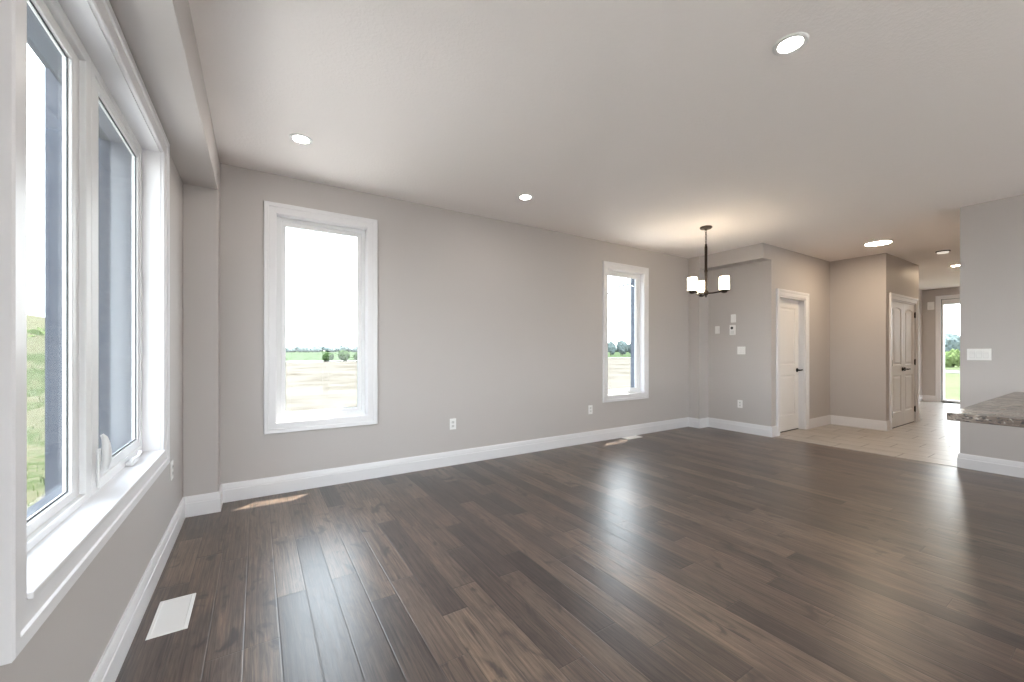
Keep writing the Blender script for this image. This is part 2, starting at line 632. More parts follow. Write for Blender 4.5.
wall('wall_back', map_back, -0.71, 6.45, -0.1, H, WT, [W1, W2], label='long greige far wall with two narrow windows', outer='brick')
wall('wall_left', map_left, -3.75, 4.0, -0.1, H, WT, [WL, LW2], label='greige near wall with the large window on the left', outer='brick')
wall('wall_rear', map_rear, -0.46, 14.15, -0.1, H, WT, [PAT], label='greige wall behind the viewer', outer='brick')
wall('wall_dining', map_dining, 2.86, 4.0, 0.0, H, 0.2, label='greige short end wall of the dining area')
D1 = (6.43, 7.255, 0.0, 2.035)
wall('wall_door', map_doorwall, 6.4, 8.3, 0.0, H, 0.12, [D1], label='greige wall around the single white door')
wall('wall_closet_side', lambda u, v, d: (8.18 - d, u, v), 2.14, 2.86, 0.0, H, 0.12, label='greige wall between the single door and the closet')
D2 = (8.42, 9.635, 0.0, 2.04)
wall('wall_closet', map_closet, 8.3, 9.85, 0.0, H, 0.12, [D2], label='greige wall around the narrow closet doors')
wall('wall_hall', lambda u, v, d: (u, 2.96 - d, v), 9.73, 13.9, 0.0, H, 0.12, label='greige side wall of the entry hall')
wall('wall_closet_end', lambda u, v, d: (9.85 + d, u, v), 2.26, 2.96, 0.0, H, 0.12, label='greige closet end wall in the hall')
wall('wall_entry', map_end, 1.0, 3.2, -0.1, H, WT, [SL], label='greige front wall of the entry hall', outer='brick')
wall('wall_kitchen', map_kitchen, -3.5, 1.048, 0.0, H, 0.14, label='greige wall end on the right beside the hall')
wall('wall_hall_right', lambda u, v, d: (u, 1.048 + d, v), 6.4, 13.9, 0.0, H, 0.14, label='greige right wall of the entry hall')

b = MB().box((-0.46, 3.795, 0), (-0.25, 4.0, H))
tag(b.build('wall_left_column', M['wall'], bevel=0.004), 'greige square pilaster in the left corner', 'wall', kind='structure')
b = MB().box((-0.46, -3.5, 2.455), (-0.25, 3.795, H))
tag(b.build('wall_left_bulkhead', M['wall'], bevel=0.004), 'boxed bulkhead running above the large left window', 'bulkhead', kind='structure')
b = MB().box((5.95, 3.81, 0), (6.2, 4.0, H))
tag(b.build('wall_dining_column', M['wall'], bevel=0.004), 'greige square pilaster beside the right narrow window', 'wall', kind='structure')
b = MB().box((5.97, 2.86, 2.53), (6.2, 3.81, H))
tag(b.build('wall_dining_bulkhead', M['wall'], bevel=0.004), 'boxed bulkhead above the dining end wall', 'bulkhead', kind='structure')

# baseboards
BPROF = [(0.0, 0.0), (0.018, 0.0), (0.018, 0.098), (0.0145, 0.102), (0.0145, 0.112), (0.011, 0.138), (0.007, 0.150), (0.0, 0.150)]
nb = 0


def baseboard(name, segs, label):
    """segs: (p0, p1, normal, m0, m1): m = +1 outside corner, 0 plain, -1 inside mitre"""
    b = MB()
    for p0, p1, nrm, m0, m1 in segs:
        p0, p1, nrm = Vector((*p0, 0)), Vector((*p1, 0)), Vector((*nrm, 0))
        d = (p1 - p0).normalized()
        r0 = [p0 + nrm * t + Vector((0, 0, h)) - d * t * m0 for t, h in BPROF]
        r1 = [p1 + nrm * t + Vector((0, 0, h)) + d * t * m1 for t, h in BPROF]
        b.loops([r0, r1], True, True, True)
    tag(b.build(name, M['trim']), label, 'baseboard', kind='structure')


baseboard('baseboard_back', [((-0.25, 4.0), (5.95, 4.0), (0, -1), -1, -1)], 'tall white baseboard along the far wall')
baseboard('baseboard_left', [((-0.46, -3.5), (-0.46, 3.795), (1, 0), 0, -1)], 'tall white baseboard under the large left window')
baseboard('baseboard_left_column', [((-0.46, 3.795), (-0.25, 3.795), (0, -1), -1, 1), ((-0.25, 3.795), (-0.25, 4.0), (1, 0), 1, -1)], 'white baseboard wrapping the left corner pilaster')
baseboard('baseboard_dining', [((5.95, 4.0), (5.95, 3.81), (-1, 0), -1, 1), ((5.95, 3.81), (6.2, 3.81), (0, -1), 1, -1),
                               ((6.2, 3.81), (6.2, 2.86), (-1, 0), -1, 1), ((6.2, 2.86), (6.333, 2.86), (0, -1), 1, 0)], 'white baseboard around the dining end wall and its pilaster')
baseboard('baseboard_door', [((7.352, 2.86), (8.18, 2.86), (0, -1), 0, -1)], 'white baseboard right of the single white door')
baseboard('baseboard_closet_side', [((8.18, 2.86), (8.18, 2.14), (-1, 0), -1, 1), ((8.18, 2.14), (8.323, 2.14), (0, -1), 1, 0)], 'white baseboard on the wall left of the closet')
baseboard('baseboard_closet', [((9.732, 2.14), (9.85, 2.14), (0, -1), 0, 1), ((9.85, 2.14), (9.85, 2.96), (1, 0), 1, -1)], 'short white baseboard right of the closet doors')
baseboard('baseboard_hall', [((9.85, 2.96), (13.9, 2.96), (0, -1), -1, -1), ((13.9, 2.96), (13.9, 2.70), (-1, 0), -1, 0)], 'white baseboard at the end of the entry hall')
baseboard('baseboard_kitchen', [((6.26, -3.5), (6.26, 1.048), (-1, 0), 0, 1), ((6.26, 1.048), (13.9, 1.048), (0, 1), 1, 0)], 'white baseboard on the wall end at the right')
baseboard('baseboard_rear', [((-0.46, -3.5), (0.1, -3.5), (0, 1), 0, 0), ((5.7, -3.5), (6.26, -3.5), (0, 1), 0, 0)], 'white baseboard on the wall behind the viewer')


# ------------------------------------------------------------------ windows
def crank(mp, u, v, d, parent, flip=1):
    b = MB()
    mbox(b, mp, u - 0.055, u + 0.055, v, v + 0.018, d, d + 0.03)
    b.build('crank_cover', M['vinyl'], parent, bevel=0.006)
    b = MB()
    p = [mp(u + flip * 0.04, v + 0.018, d + 0.02), mp(u + flip * 0.04, v + 0.028, d + 0.024), mp(u + flip * 0.01, v + 0.030, d + 0.03),
         mp(u - flip * 0.03, v + 0.024, d + 0.032), mp(u - flip * 0.06, v + 0.030, d + 0.03), mp(u - flip * 0.085, v + 0.040, d + 0.03)]
    b.tube(p, [0.008, 0.008, 0.0075, 0.007, 0.007, 0.009], 8)
    b.build('crank_handle', M['vinyl'], parent, smooth=True)


def single_window(name, mp, R, label, with_crank):
    root = empty(name, mp((R[0] + R[1]) / 2, R[2], 0))
    tag(root, label, 'window', kind='structure')
    bpy.context.view_layer.update()
    b = ring(MB(), mp, R, CASE)
    b.build('casing', M['trim'], root)
    b = frame_between(MB(), mp, shrink(R, -0.015), R, -0.003, -0.075)
    b.build('jamb_lining', M['trim'], root)
    F = shrink(R, 0.036)
    b = frame_between(MB(), mp, shrink(R, -0.015), F, -0.060, -0.115)
    b.build('window_frame', M['vinyl'], root, bevel=0.004)
    G = shrink(R, 0.068)
    b = frame_between(MB(), mp, shrink(F, -0.002), G, -0.072, -0.105)
    sash = b.build('sash', M['vinyl'], root, bevel=0.004)
    b = frame_between(MB(), mp, shrink(G, -0.001), shrink(G, 0.003), -0.085, -0.0875)
    b.build('gasket', M['gasket'], root)
    b = MB()
    mbox(b, mp, G[0], G[1], G[2], G[3], -0.088, -0.092)
    b.build('glass_pane', M['glass'], root)
    if with_crank:
        crank(mp, R[1] - 0.22, R[2] + 0.012, -0.060, root)
    return root


single_window('window_2', map_back, W1, 'white framed narrow window on the far wall near the left corner', False)
single_window('window_3', map_back, W2, 'white framed narrow window on the far wall near the chandelier', True)


def double_window(name, R, label, detail=True):
    mp = map_left
    root = empty(name, mp((R[0] + R[1]) / 2, R[2], 0))
    tag(root, label, 'window', kind='structure')
    bpy.context.view_layer.update()
    ring(MB(), mp, R, CASE).build('casing', M['trim'], root)
    frame_between(MB(), mp, shrink(R, -0.015), R, -0.003, -0.09).build('jamb_lining', M['trim'], root)
    b = MB()
    mbox(b, mp, R[0], R[1], R[2] - 0.012, R[2] + 0.004, -0.09, 0.022)
    b.build('sill_board', M['trim'], root, bevel=0.003)
    mid = (R[0] + R[1]) / 2 - 0.006
    # fixed lite
    A = (R[0], mid - 0.001, R[2], R[3])
    Af = shrink(A, 0.058, 0.058, 0.03, 0.045)
    frame_between(MB(), mp, A, Af, -0.080, -0.128).build('window_frame', M['vinyl'], root, bevel=0.004)
    Ag = shrink(A, 0.128, 0.128, 0.062, 0.085)
    frame_between(MB(), mp, shrink(Af, -0.002), Ag, -0.098, -0.124).build('sash', M['vinyl'], root, bevel=0.004)
    frame_between(MB(), mp, shrink(Ag, -0.001), shrink(Ag, 0.005), -0.109, -0.1115).build('gasket', M['gasket'], root)
    b = MB()
    mbox(b, mp, Ag[0], Ag[1], Ag[2], Ag[3], -0.112, -0.116)
    b.build('glass_pane', M['glass'], root)
    # casement
    B = (mid + 0.001, R[1], R[2], R[3])
    Bf = shrink(B, 0.045, 0.030, 0.045, 0.035)
    frame_between(MB(), mp, B, Bf, -0.080, -0.118).build('window_frame', M['vinyl'], root, bevel=0.004)
    Bg = shrink(B, 0.108, 0.062, 0.085, 0.072)
    frame_between(MB(), mp, shrink(Bf, -0.002), Bg, -0.086, -0.112).build('sash', M['vinyl'], root, bevel=0.004)
    frame_between(MB(), mp, shrink(Bg, -0.001), shrink(Bg, 0.006), -0.0945, -0.0975).build('gasket', M['gasket'], root)
    b = MB()
    mbox(b, mp, Bg[0], Bg[1], Bg[2], Bg[3], -0.098, -0.102)
    b.build('glass_pane', M['glass'], root)
    if detail:
        # sash lock lever on the meeting side, folding crank at the bottom
        b = MB()
        u = B[0] + 0.062
        mbox(b, mp, u - 0.012, u + 0.012, 0.675, 0.83, -0.080, -0.070)
        b.build('lock_plate', M['vinyl'], root, bevel=0.004)
        b = MB()
        u += 0.005
        pts = [mp(u, 0.738, -0.072), mp(u, 0.748, -0.060), mp(u, 0.775, -0.054), mp(u, 0.81, -0.053), mp(u, 0.845, -0.055), mp(u, 0.872, -0.060), mp(u, 0.886, -0.068)]
        b.tube(pts, [0.008, 0.012, 0.0145, 0.015, 0.0135, 0.010, 0.006], 12)
        b.build('lock_lever', M['vinyl'], root, smooth=True)
        crank(mp, R[1] - 0.30, R[2] + 0.006, -0.080, root, -1)
    return root


double_window('window_1', WL, 'large white two pane window with deep sill on the left wall')
double_window('added_window_6', LW2, 'added white two pane window further back on the left wall, unseen, letting daylight in', False)  # added out of view, made large to light the facing walls


def patio():
    mp = map_rear
    root = empty('added_window_5', mp(2.5, 0, 0))  # unseen glazing added and widened to bring in daylight from behind
    tag(root, 'added wide glazed patio doors behind the viewer, unseen, letting daylight in', 'window', kind='structure')
    bpy.context.view_layer.update()
    ring(MB(), mp, PAT, CASE, open_bottom=True).build('casing', M['trim'], root)
    n = 4
    w = (PAT[1] - PAT[0]) / n
    for i in range(n):
        R = (PAT[0] + i * w, PAT[0] + (i + 1) * w, PAT[2], PAT[3])
        G = shrink(R, 0.07, 0.07, 0.1, 0.07)
        frame_between(MB(), mp, R, G, -0.05, -0.14).build('sash', M['vinyl'], root, bevel=0.004)
        b = MB()
        mbox(b, mp, G[0], G[1], G[2], G[3], -0.09, -0.094)
        b.build('glass_pane', M['glass'], root)


patio()


def sidelight():
    mp = map_end
    root = empty('window_4', mp(2.45, 0, 0))
    tag(root, 'tall white sidelight at the far end of the entry hall', 'window', kind='structure')
    bpy.context.view_layer.update()
    ring(MB(), mp, SL, CASE, open_bottom=True).build('casing', M['trim'], root)
    R = (2.0, SL[1], 0.0, SL[3])
    G = (2.09, SL[1] - 0.03, 0.06, SL[3] - 0.12)
    frame_between(MB(), mp, R, G, -0.03, -0.16).build('window_frame', M['vinyl'], root, bevel=0.004)
    b = MB()
    mbox(b, mp, G[0], G[1], G[2], G[3], -0.09, -0.096)
    b.build('glass_pane', M['glass'], root)
    b = MB()
    mbox(b, mp, 2.0, SL[1] - 0.02, 0.0, 0.028, -0.16, 0.03)
    b.build('sill_gap_strip', M['gasket'], root, bevel=0.004)


sidelight()


# ------------------------------------------------------------------ doors
def slab(b, mp, u0, u1, v0, v1, d, t, panels):
    """door leaf with raised panels; panels: (u0,u1,v0,v1,arch rise)"""
    def outline(p, ins):
        a0, a1, c0, c1, rise = p
        a0 += ins; a1 -= ins; c0 += ins; c1 -= ins
        if rise <= 0:
            return [(a0, c0), (a1, c0), (a1, c1), (a0, c1)]
        pts = [(a0, c0), (a1, c0)]
        n = 10
        for i in range(n + 1):
            s = i / n
            u = a1 + (a0 - a1) * s
            pts.append((u, c1 - rise + rise * math.sin(PI * s)))
        return pts
    bm = b.bm
    edges = []
    def loop(pts, dd):
        vs = [bm.verts.new(mp(x, y, dd)) for x, y in pts]
        return vs
    def ed(vs):
        return [bm.edges.new((vs[i], vs[(i + 1) % len(vs)])) for i in range(len(vs))]
    rect = [(u0, v0), (u1, v0), (u1, v1), (u0, v1)]
    front = loop(rect, d)
    edges += ed(front)
    for p in panels:
        steps = [(0.0, d), (0.010, d - 0.009), (0.028, d - 0.009), (0.050, d - 0.002)]
        prev = None
        for ins, dd in steps:
            vs = loop(outline(p, ins), dd)
            if prev is None:
                edges += ed(vs)
            else:
                for i in range(len(vs)):
                    j = (i + 1) % len(vs)
                    bm.faces.new((prev[i], prev[j], vs[j], vs[i]))
            prev = vs
        bm.faces.new(prev)
    bmesh.ops.triangle_fill(bm, use_beauty=True, edges=edges)
    back = loop(rect, d - t)
    for i in range(4):
        j = (i + 1) % 4
        bm.faces.new((front[i], front[j], back[j], back[i]))
    bm.faces.new(list(reversed(back)))
    return b


def lever(mp, u, v, d, s, parent):
    b = MB()
    c = Vector(mp(u, v, d))
    n = (Vector(mp(u, v, d + 1)) - c)
    t = (Vector(mp(u + 1, v, d)) - c)
    z = Vector((0, 0, 1))
    def ringp(r, dd, seg=20):
        return [c + n * dd + r * (math.cos(2 * PI * k / seg) * t + math.sin(2 * PI * k / seg) * z) for k in range(seg)]
    b.loops([ringp(0.028, 0), ringp(0.033, 0.003), ringp(0.033, 0.008), ringp(0.026, 0.014), ringp(0.012, 0.016), ringp(0.011, 0.045)], True, True, True)
    b.tube([c + n * 0.045 - t * 0.012 * s, c + n * 0.05 + t * 0.02 * s, c + n * 0.05 + t * 0.07 * s + z * 0.004, c + n * 0.046 + t * 0.115 * s - z * 0.002], [0.010, 0.0105, 0.009, 0.0075], 10)
    return b.build('door_lever', M['black'], parent, smooth=True)


def hinge(mp, u, v, d, parent):
    b = MB()
    c = mp(u, v, d)
    b.lathe([(0.004, -0.052), (0.0075, -0.047), (0.0075, 0.047), (0.004, 0.052)], c, 10)
    mbox(b, mp, u - 0.016, u + 0.014, v - 0.044, v + 0.044, d - 0.012, d - 0.002)
    return b.build('hinge', M['black'], parent)


def door_single():
    mp = map_doorwall
    R = D1
    root = empty('door_1', mp((R[0] + R[1]) / 2, 0, 0))
    tag(root, 'closed white two panel door with black lever', 'door', kind='structure')
    bpy.context.view_layer.update()
    ring(MB(), mp, R, CASE, open_bottom=True).build('casing', M['trim'], root)
    b = MB()
    prof = [(0.012, -0.002), (0.0, -0.002), (0.0, -0.118), (0.012, -0.118)]
    ring(b, mp, R, [(0.012, 0.0), (-0.016, 0.0), (-0.016, -0.075), (-0.028, -0.075), (-0.028, -0.118), (0.012, -0.118)], open_bottom=True)
    b.build('door_jamb', M['trim'], root)
    u0, u1 = R[0] + 0.018, R[1] - 0.018
    b = MB()
    mw = 0.115
    slab(b, mp, u0, u1, 0.014, R[3] - 0.02, -0.080, 0.036,
         [(u0 + mw, u1 - mw, 0.24, 0.86, 0), (u0 + mw, u1 - mw, 1.02, R[3] - 0.14, 0)])
    b.build('door_slab', M['door'], root)
    lever(mp, u1 - 0.065, 0.93, -0.080, 1, root)
    b = MB()
    mbox(b, mp, u0, u1, 0.0, 0.012, -0.078, -0.118)
    b.build('sill_gap_strip', M['gasket'], root)  # dark strip stands for the shade in the gap under the door


def door_closet():
    mp = map_closet
    R = D2
    root = empty('door_2', mp((R[0] + R[1]) / 2, 0, 0))
    tag(root, 'pair of narrow white closet doors with black levers', 'door', kind='structure')
    bpy.context.view_layer.update()
    ring(MB(), mp, R, CASE, open_bottom=True).build('casing', M['trim'], root)
    ring(MB(), mp, R, [(0.012, 0.0), (-0.014, 0.0), (-0.014, -0.055), (-0.026, -0.055), (-0.026, -0.118), (0.012, -0.118)], open_bottom=True).build('door_jamb', M['trim'], root)
    u0, u1 = R[0] + 0.017, R[1] - 0.017
    mid = (u0 + u1) / 2
    for a, c, s in ((u0, mid - 0.002, -1), (mid + 0.002, u1, 1)):
        b = MB()
        mw = 0.10
        slab(b, mp, a, c, 0.016, R[3] - 0.018, -0.006, 0.036,
             [(a + mw, c - mw, 0.24, 0.84, 0), (a + mw, c - mw, 1.0, R[3] - 0.11, 0.022)])
        leaf = b.build('door_leaf', M['door'], root)
        lever(mp, mid - s * -0.055, 0.93, -0.006, s, root)
        hu = u0 - 0.002 if s < 0 else u1 + 0.002
        for hv in (0.23, 1.04, 1.85):
            hinge(mp, hu, hv, 0.004, root)
    b = MB()
    mbox(b, mp, u0, u1, 0.0, 0.012, -0.008, -0.11)
    b.build('sill_gap_strip', M['gasket'], root)  # dark strip paints the shaded gap below both leaves


door_single()
door_closet()


# ------------------------------------------------------------------ wall plates
def plate_body(mp, u, v, w, h, parent, t=0.006):
    b = MB()
    mbox(b, mp, u - w / 2, u + w / 2, v - h / 2, v + h / 2, 0.0005, t)
    return b.build('cover_plate', M['plate'], parent, bevel=0.003, seg=3)


def outlet(mp, u, v, label):
    root = empty('wall_outlet', mp(u, v, 0))
    tag(root, label, 'outlet')
    bpy.context.view_layer.update()
    plate_body(mp, u, v, 0.074, 0.118, root)
    for s in (-1, 1):
        b = MB()
        mbox(b, mp, u - 0.017, u + 0.017, v + s * 0.021 - 0.015, v + s * 0.021 + 0.015, 0.005, 0.0085)
        k = b.build('socket', M['plate_shade'], root, bevel=0.004)
        b = MB()
        for q in (-0.007, 0.007):
            mbox(b, mp, u + q - 0.0012, u + q + 0.0012, v + s * 0.021 - 0.002, v + s * 0.021 + 0.008, 0.008, 0.0092)
        mbox(b, mp, u - 0.0025, u + 0.0025, v + s * 0.021 - 0.010, v + s * 0.021 - 0.005, 0.008, 0.0092)
        o = b.build('slots', M['slot'], k)
        o.matrix_parent_inverse = Matrix.Identity(4)
    return root


def switch(mp, u, v, gangs, label, name='light_switch'):
    root = empty(name, mp(u, v, 0))
    tag(root, label, 'light switch')
    bpy.context.view_layer.update()
    plate_body(mp, u, v, 0.028 + 0.046 * gangs, 0.118, root)
    for g in range(gangs):
        uc = u + (g - (gangs - 1) / 2) * 0.046
        b = MB()
        mbox(b, mp, uc - 0.0185, uc + 0.0185, v - 0.036, v + 0.036, 0.005, 0.0075)
        b.build('switch_frame', M['plate_shade'], root, bevel=0.002)
        b = MB()
        vs = []
        for vv, dd in ((-0.032, 0.0075), (0.0, 0.0085), (0.032, 0.0125)):
            vs.append([mp(uc - 0.0155, v + vv, 0.006), mp(uc + 0.0155, v + vv, 0.006), mp(uc + 0.0155, v + vv, dd), mp(uc - 0.0155, v + vv, dd)])
        b.loops(vs, True, True, True)
        b.build('rocker', M['plate'], root, bevel=0.001)
    return root


outlet(map_back, 1.782, 0.44, 'white wall outlet on the far wall below and right of the left narrow window')
outlet(map_back, 3.785, 0.44, 'white wall outlet on the far wall just left of the right narrow window')
outlet(map_left, 3.32, 0.465, 'white wall outlet low on the left wall beside the large window')
outlet(map_dining, 3.30, 0.425, 'white wall outlet low on the dining end wall')
switch(map_dining, 3.28, 1.237, 2, 'double white rocker switch right of the dining end wall centre')
switch(map_kitchen, 0.915, 1.19, 3, 'triple white rocker switch on the wall end at the right')
switch(map_dining, 3.655, 1.565, 1, 'single white rocker switch left of the plate with the dark hole')

root = empty('wall_plate', map_dining(3.40, 1.73, 0))
tag(root, 'blank white wall plate, topmost of those on the dining end wall', 'wall plate')
bpy.context.view_layer.update()
plate_body(map_dining, 3.40, 1.73, 0.074, 0.125, root, 0.012)
b = MB()
for q in (-0.045, 0.045):
    b = MB()
    mbox(b, map_dining, 3.40 - 0.003, 3.40 + 0.003, 1.73 + q - 0.003, 1.73 + q + 0.003, 0.011, 0.0135)
    b.build('screw', M['plate_shade'], root)

root = empty('thermostat_plate', map_dining(3.412, 1.553, 0))
tag(root, 'white wall plate with a dark round hole, below the blank plate', 'wall plate')
bpy.context.view_layer.update()
plate_body(map_dining, 3.412, 1.553, 0.09, 0.15, root, 0.012)
b = MB()
b.lathe([(0.0, -0.014), (0.018, -0.0145), (0.021, -0.012), (0.021, -0.011)], map_dining(3.42, 1.585, 0), 20, 'X', cap=False)
b.build('dark_hole', M['slot'], root)
b = MB()
mbox(b, map_dining, 3.385, 3.44, 1.495, 1.54, 0.011, 0.015)
b.build('terminal_cover', M['plate_shade'], root, bevel=0.003)

root = empty('door_chime', map_end(2.785, 2.33, 0))
tag(root, 'white boxy door chime high beside the sidelight', 'door chime')
bpy.context.view_layer.update()
b = MB()
mbox(b, map_end, 2.745, 2.862, 2.24, 2.43, 0.001, 0.04)
b.build('chime_cover', M['plate'], root, bevel=0.008, seg=3)
b = MB()
for k in range(4):
    mbox(b, map_end, 2.77, 2.84, 2.27 + k * 0.016, 2.276 + k * 0.016, 0.038, 0.042)
b.build('sound_slots', M['plate_shade'], root)


# ------------------------------------------------------------------ floor registers
def register(loc, w, l, label, slots):
    root = empty('floor_register', loc)
    tag(root, label, 'floor register')
    bpy.context.view_layer.update()
    x, y, z = loc
    b = MB()
    rect_o = [(-w / 2, -l / 2), (w / 2, -l / 2), (w / 2, l / 2), (-w / 2, l / 2)]
    def sc(k): return [(px - math.copysign(k, px), py - math.copysign(k, py)) for px, py in rect_o]
    rings = []
    for k, h in ((0.0, 0.0005), (0.002, 0.004), (0.014, 0.006), (0.017, 0.004)):
        rings.append([(x + px, y + py, z + h) for px, py in sc(k)])
    b.loops(rings, True, True, False)
    b.build('border_frame', M['plate'], root)
    b = MB()
    b.box((x - w / 2 + 0.016, y - l / 2 + 0.016, z + 0.001), (x + w / 2 - 0.016, y + l / 2 - 0.016, z + 0.0042))
    o = b.build('cover_panel', M['plate'], root)
    if slots:
        b = MB()
        n = 14
        for i in range(n):
            for s in (-1, 1):
                cx = x + (i - (n - 1) / 2) * (w - 0.05) / n
                b.box((cx - 0.004, y + s * 0.026 - 0.02, z + 0.0040), (cx + 0.004, y + s * 0.026 + 0.02, z + 0.0050))
        b.build('louvres', M['plate'], root)
    return root


register((-0.328, 2.415, 0.0), 0.14, 0.305, 'white covered floor register near the large left window', False)
register((4.50, 3.905, 0.0), 0.30, 0.13, 'white slotted floor register below the right narrow window', True)


# ------------------------------------------------------------------ ceiling lights
def pot(x, y, label, group='recessed ceiling lights', r=0.05, mat='pot'):
    root = empty('recessed_light', (x, y, H))
    tag(root, label, 'recessed light', group)
    bpy.context.view_layer.update()
    b = MB()
    b.lathe([(r + 0.026, 0.0), (r + 0.025, -0.004), (r + 0.018, -0.007), (r + 0.004, -0.006), (r, -0.001)], (x, y, H), 40, cap=False)
    b.build('trim_ring', M['plate'], root, smooth=True)
    b = MB()
    b.lathe([(r, 0.0), (r, -0.0025), (r * 0.6, -0.0032), (0.001, -0.0035)], (x, y, H), 40)
    b.build('lamp_lens', M[mat], root, smooth=True)
    return root


pot(2.225, 0.94, 'large lit recessed light nearest the viewer on the right of the ceiling')
pot(0.266, 3.235, 'lit recessed light near the left narrow window')
pot(2.23, 3.266, 'lit recessed light in the middle of the ceiling along the far wall')
pot(10.43, 1.80, 'lit recessed light far down the entry hall', mat='pot_warm')
pot(12.4, 1.75, 'added unseen recessed light nearest the front door', mat='pot_warm')  # unseen lamp added to brighten the hall end wall
pot(0.266, 0.94, 'added unseen recessed light above the viewer')  # this and the three below are unseen lamps added to light the room
pot(0.266, -1.8, 'added unseen recessed light behind the viewer beside the left wall')
pot(2.225, -1.8, 'added unseen recessed light behind the viewer over the kitchen')
pot(4.2, -1.0, 'added unseen recessed light above the island')


def flush(name, x, y, r, mat, rim, label, deep, drop=0.008):
    root = empty(name, (x, y, H))
    tag(root, label, 'ceiling light')
    bpy.context.view_layer.update()
    b = MB()
    b.lathe([(r, 0.0), (r, -deep), (r - 0.006, -deep - 0.004), (r - 0.014, -deep - 0.002)], (x, y, H), 48, cap=False)
    b.build('rim', rim, root, smooth=True)
    b = MB()
    b.lathe([(r - 0.012, -0.002), (r - 0.013, -deep), (r * 0.75, -deep - drop * 0.75), (r * 0.4, -deep - drop * 0.95), (0.001, -deep - drop)], (x, y, H), 48)
    b.build('diffuser', mat, root, smooth=True)


flush('flush_ceiling_light', 7.27, 1.985, 0.15, M['led'], M['plate'], 'wide lit flush disc light on the ceiling in front of the closet', 0.02)
flush('small_ceiling_light', 8.76, 1.64, 0.08, M['led_dim'], M['bronze_flat'], 'small round ceiling light with brown rim in the hall', 0.012, 0.03)


# ------------------------------------------------------------------ chandelier
def chandelier(cx, cy):
    root = empty('chandelier', (cx, cy, H))
    tag(root, 'dark bronze three light chandelier with frosted cylinder shades hanging over the dining area', 'chandelier')
    bpy.context.view_layer.update()
    b = MB()
    b.lathe([(0.068, 0.0), (0.070, -0.012), (0.062, -0.022), (0.02, -0.028), (0.012, -0.04)], (cx, cy, H), 32)
    b.build('canopy', M['bronze_flat'], root, smooth=True)
    # chain of oval links
    b = MB()
    zt, zb = H - 0.04, 2.535
    n = 6
    step = (zt - zb) / n
    for i in range(n):
        zc = zt - step * (i + 0.5)
        pts = []
        for k in range(13):
            t = 2 * PI * k / 12
            a, c = 0.010 * math.cos(t), step * 0.62 * math.sin(t)
            pts.append((cx + (a if i % 2 else 0), cy + (0 if i % 2 else a), zc + c))
        b.tube(pts, 0.0035, 6)
    b.build('chain', M['bronze_flat'], root, smooth=True)
    b = MB()
    b.lathe([(0.004, 2.535), (0.012, 2.53), (0.012, 2.505), (0.016, 2.50), (0.016, 2.22), (0.019, 2.215), (0.019, 2.19), (0.014, 2.185), (0.014, 1.965),
             (0.026, 1.955), (0.030, 1.935), (0.022, 1.912), (0.010, 1.90), (0.010, 1.885), (0.002, 1.88)], (cx, cy, 0), 24)
    b.build('center_rod', M['bronze'], root, smooth=True)
    yaw = math.radians(32.4)
    for k, th in enumerate((-42, 78, 198)):
        t = math.radians(th)
        a, dd = math.cos(t), math.sin(t)
        dx = a * math.cos(yaw) + dd * math.sin(yaw)
        dy = -a * math.sin(yaw) + dd * math.cos(yaw)
        def P(r, z): return (cx + dx * r, cy + dy * r, z)
        b = MB()
        b.tube([P(0.015, 1.93), P(0.08, 1.928), P(0.14, 1.934), P(0.195, 1.940)], [0.010, 0.009, 0.009, 0.010], 10)
        ex, ey, _ = P(0.204, 0)
        b.lathe([(0.012, 1.915), (0.030, 1.922), (0.034, 1.935), (0.058, 1.944), (0.060, 1.950), (0.052, 1.953)], (ex, ey, 0), 28)
        arm = b.build('arm', M['bronze'], root, smooth=True)
        b = MB()
        b.lathe([(0.030, 1.955), (0.053, 1.956), (0.055, 1.962), (0.055, 2.108), (0.052, 2.110), (0.052, 1.965), (0.030, 1.960)], (ex, ey, 0), 32, cap=False)
        sh = b.build('glass_shade', M['shade'], root, smooth=True)
        b = MB()
        b.lathe([(0.002, 1.956), (0.012, 1.957), (0.012, 1.985), (0.016, 2.0), (0.022, 2.025), (0.016, 2.05), (0.002, 2.06)], (ex, ey, 0), 16)
        k = b.build('bulb', M['bulb'], sh, smooth=True)
        k.matrix_parent_inverse = Matrix.Identity(4)
    return root


chandelier(4.626, 2.873)

# ------------------------------------------------------------------ island
root = empty('kitchen_island', (3.83, -0.7, 0))
tag(root, 'kitchen island with brown veined granite top at the right edge', 'kitchen island')
bpy.context.view_layer.update()
b = MB()
X0, X1, Y0, Y1 = 2.866, 4.79, -1.9, 0.526
cr = 0.012
pts = []
for (cx, cy, a0) in ((X1 - cr, Y1 - cr, 0), (X0 + cr, Y1 - cr, 90), (X0 + cr, Y0 + cr, 180), (X1 - cr, Y0 + cr, 270)):
    for k in range(7):
        t = math.radians(a0 + 15 * k)
        pts.append((cx + cr * math.cos(t), cy + cr * math.sin(t)))
b.loops([[(x, y, z) for x, y in pts] for z in (0.882, 0.92)], True, True, True)
b.build('countertop', M['granite'], root, bevel=0.005, seg=3)
b = MB().box((3.25, -1.8, 0.1), (4.7, 0.12, 0.882)).box((3.32, -1.75, 0.0), (4.63, 0.06, 0.1))
b.build('cabinet_base', M['door'], root, bevel=0.004)
for k in range(3):
    ya = -1.78 + k * 0.64
    b = MB()
    slab(b, lambda u, v, d: (3.25 - d, u, v), ya, ya + 0.60, 0.12, 0.865, 0.02, 0.02, [(ya + 0.07, ya + 0.53, 0.19, 0.80, 0)])
    b.build('cabinet_panel', M['door'], root)


# ------------------------------------------------------------------ outside
GZ = -0.45


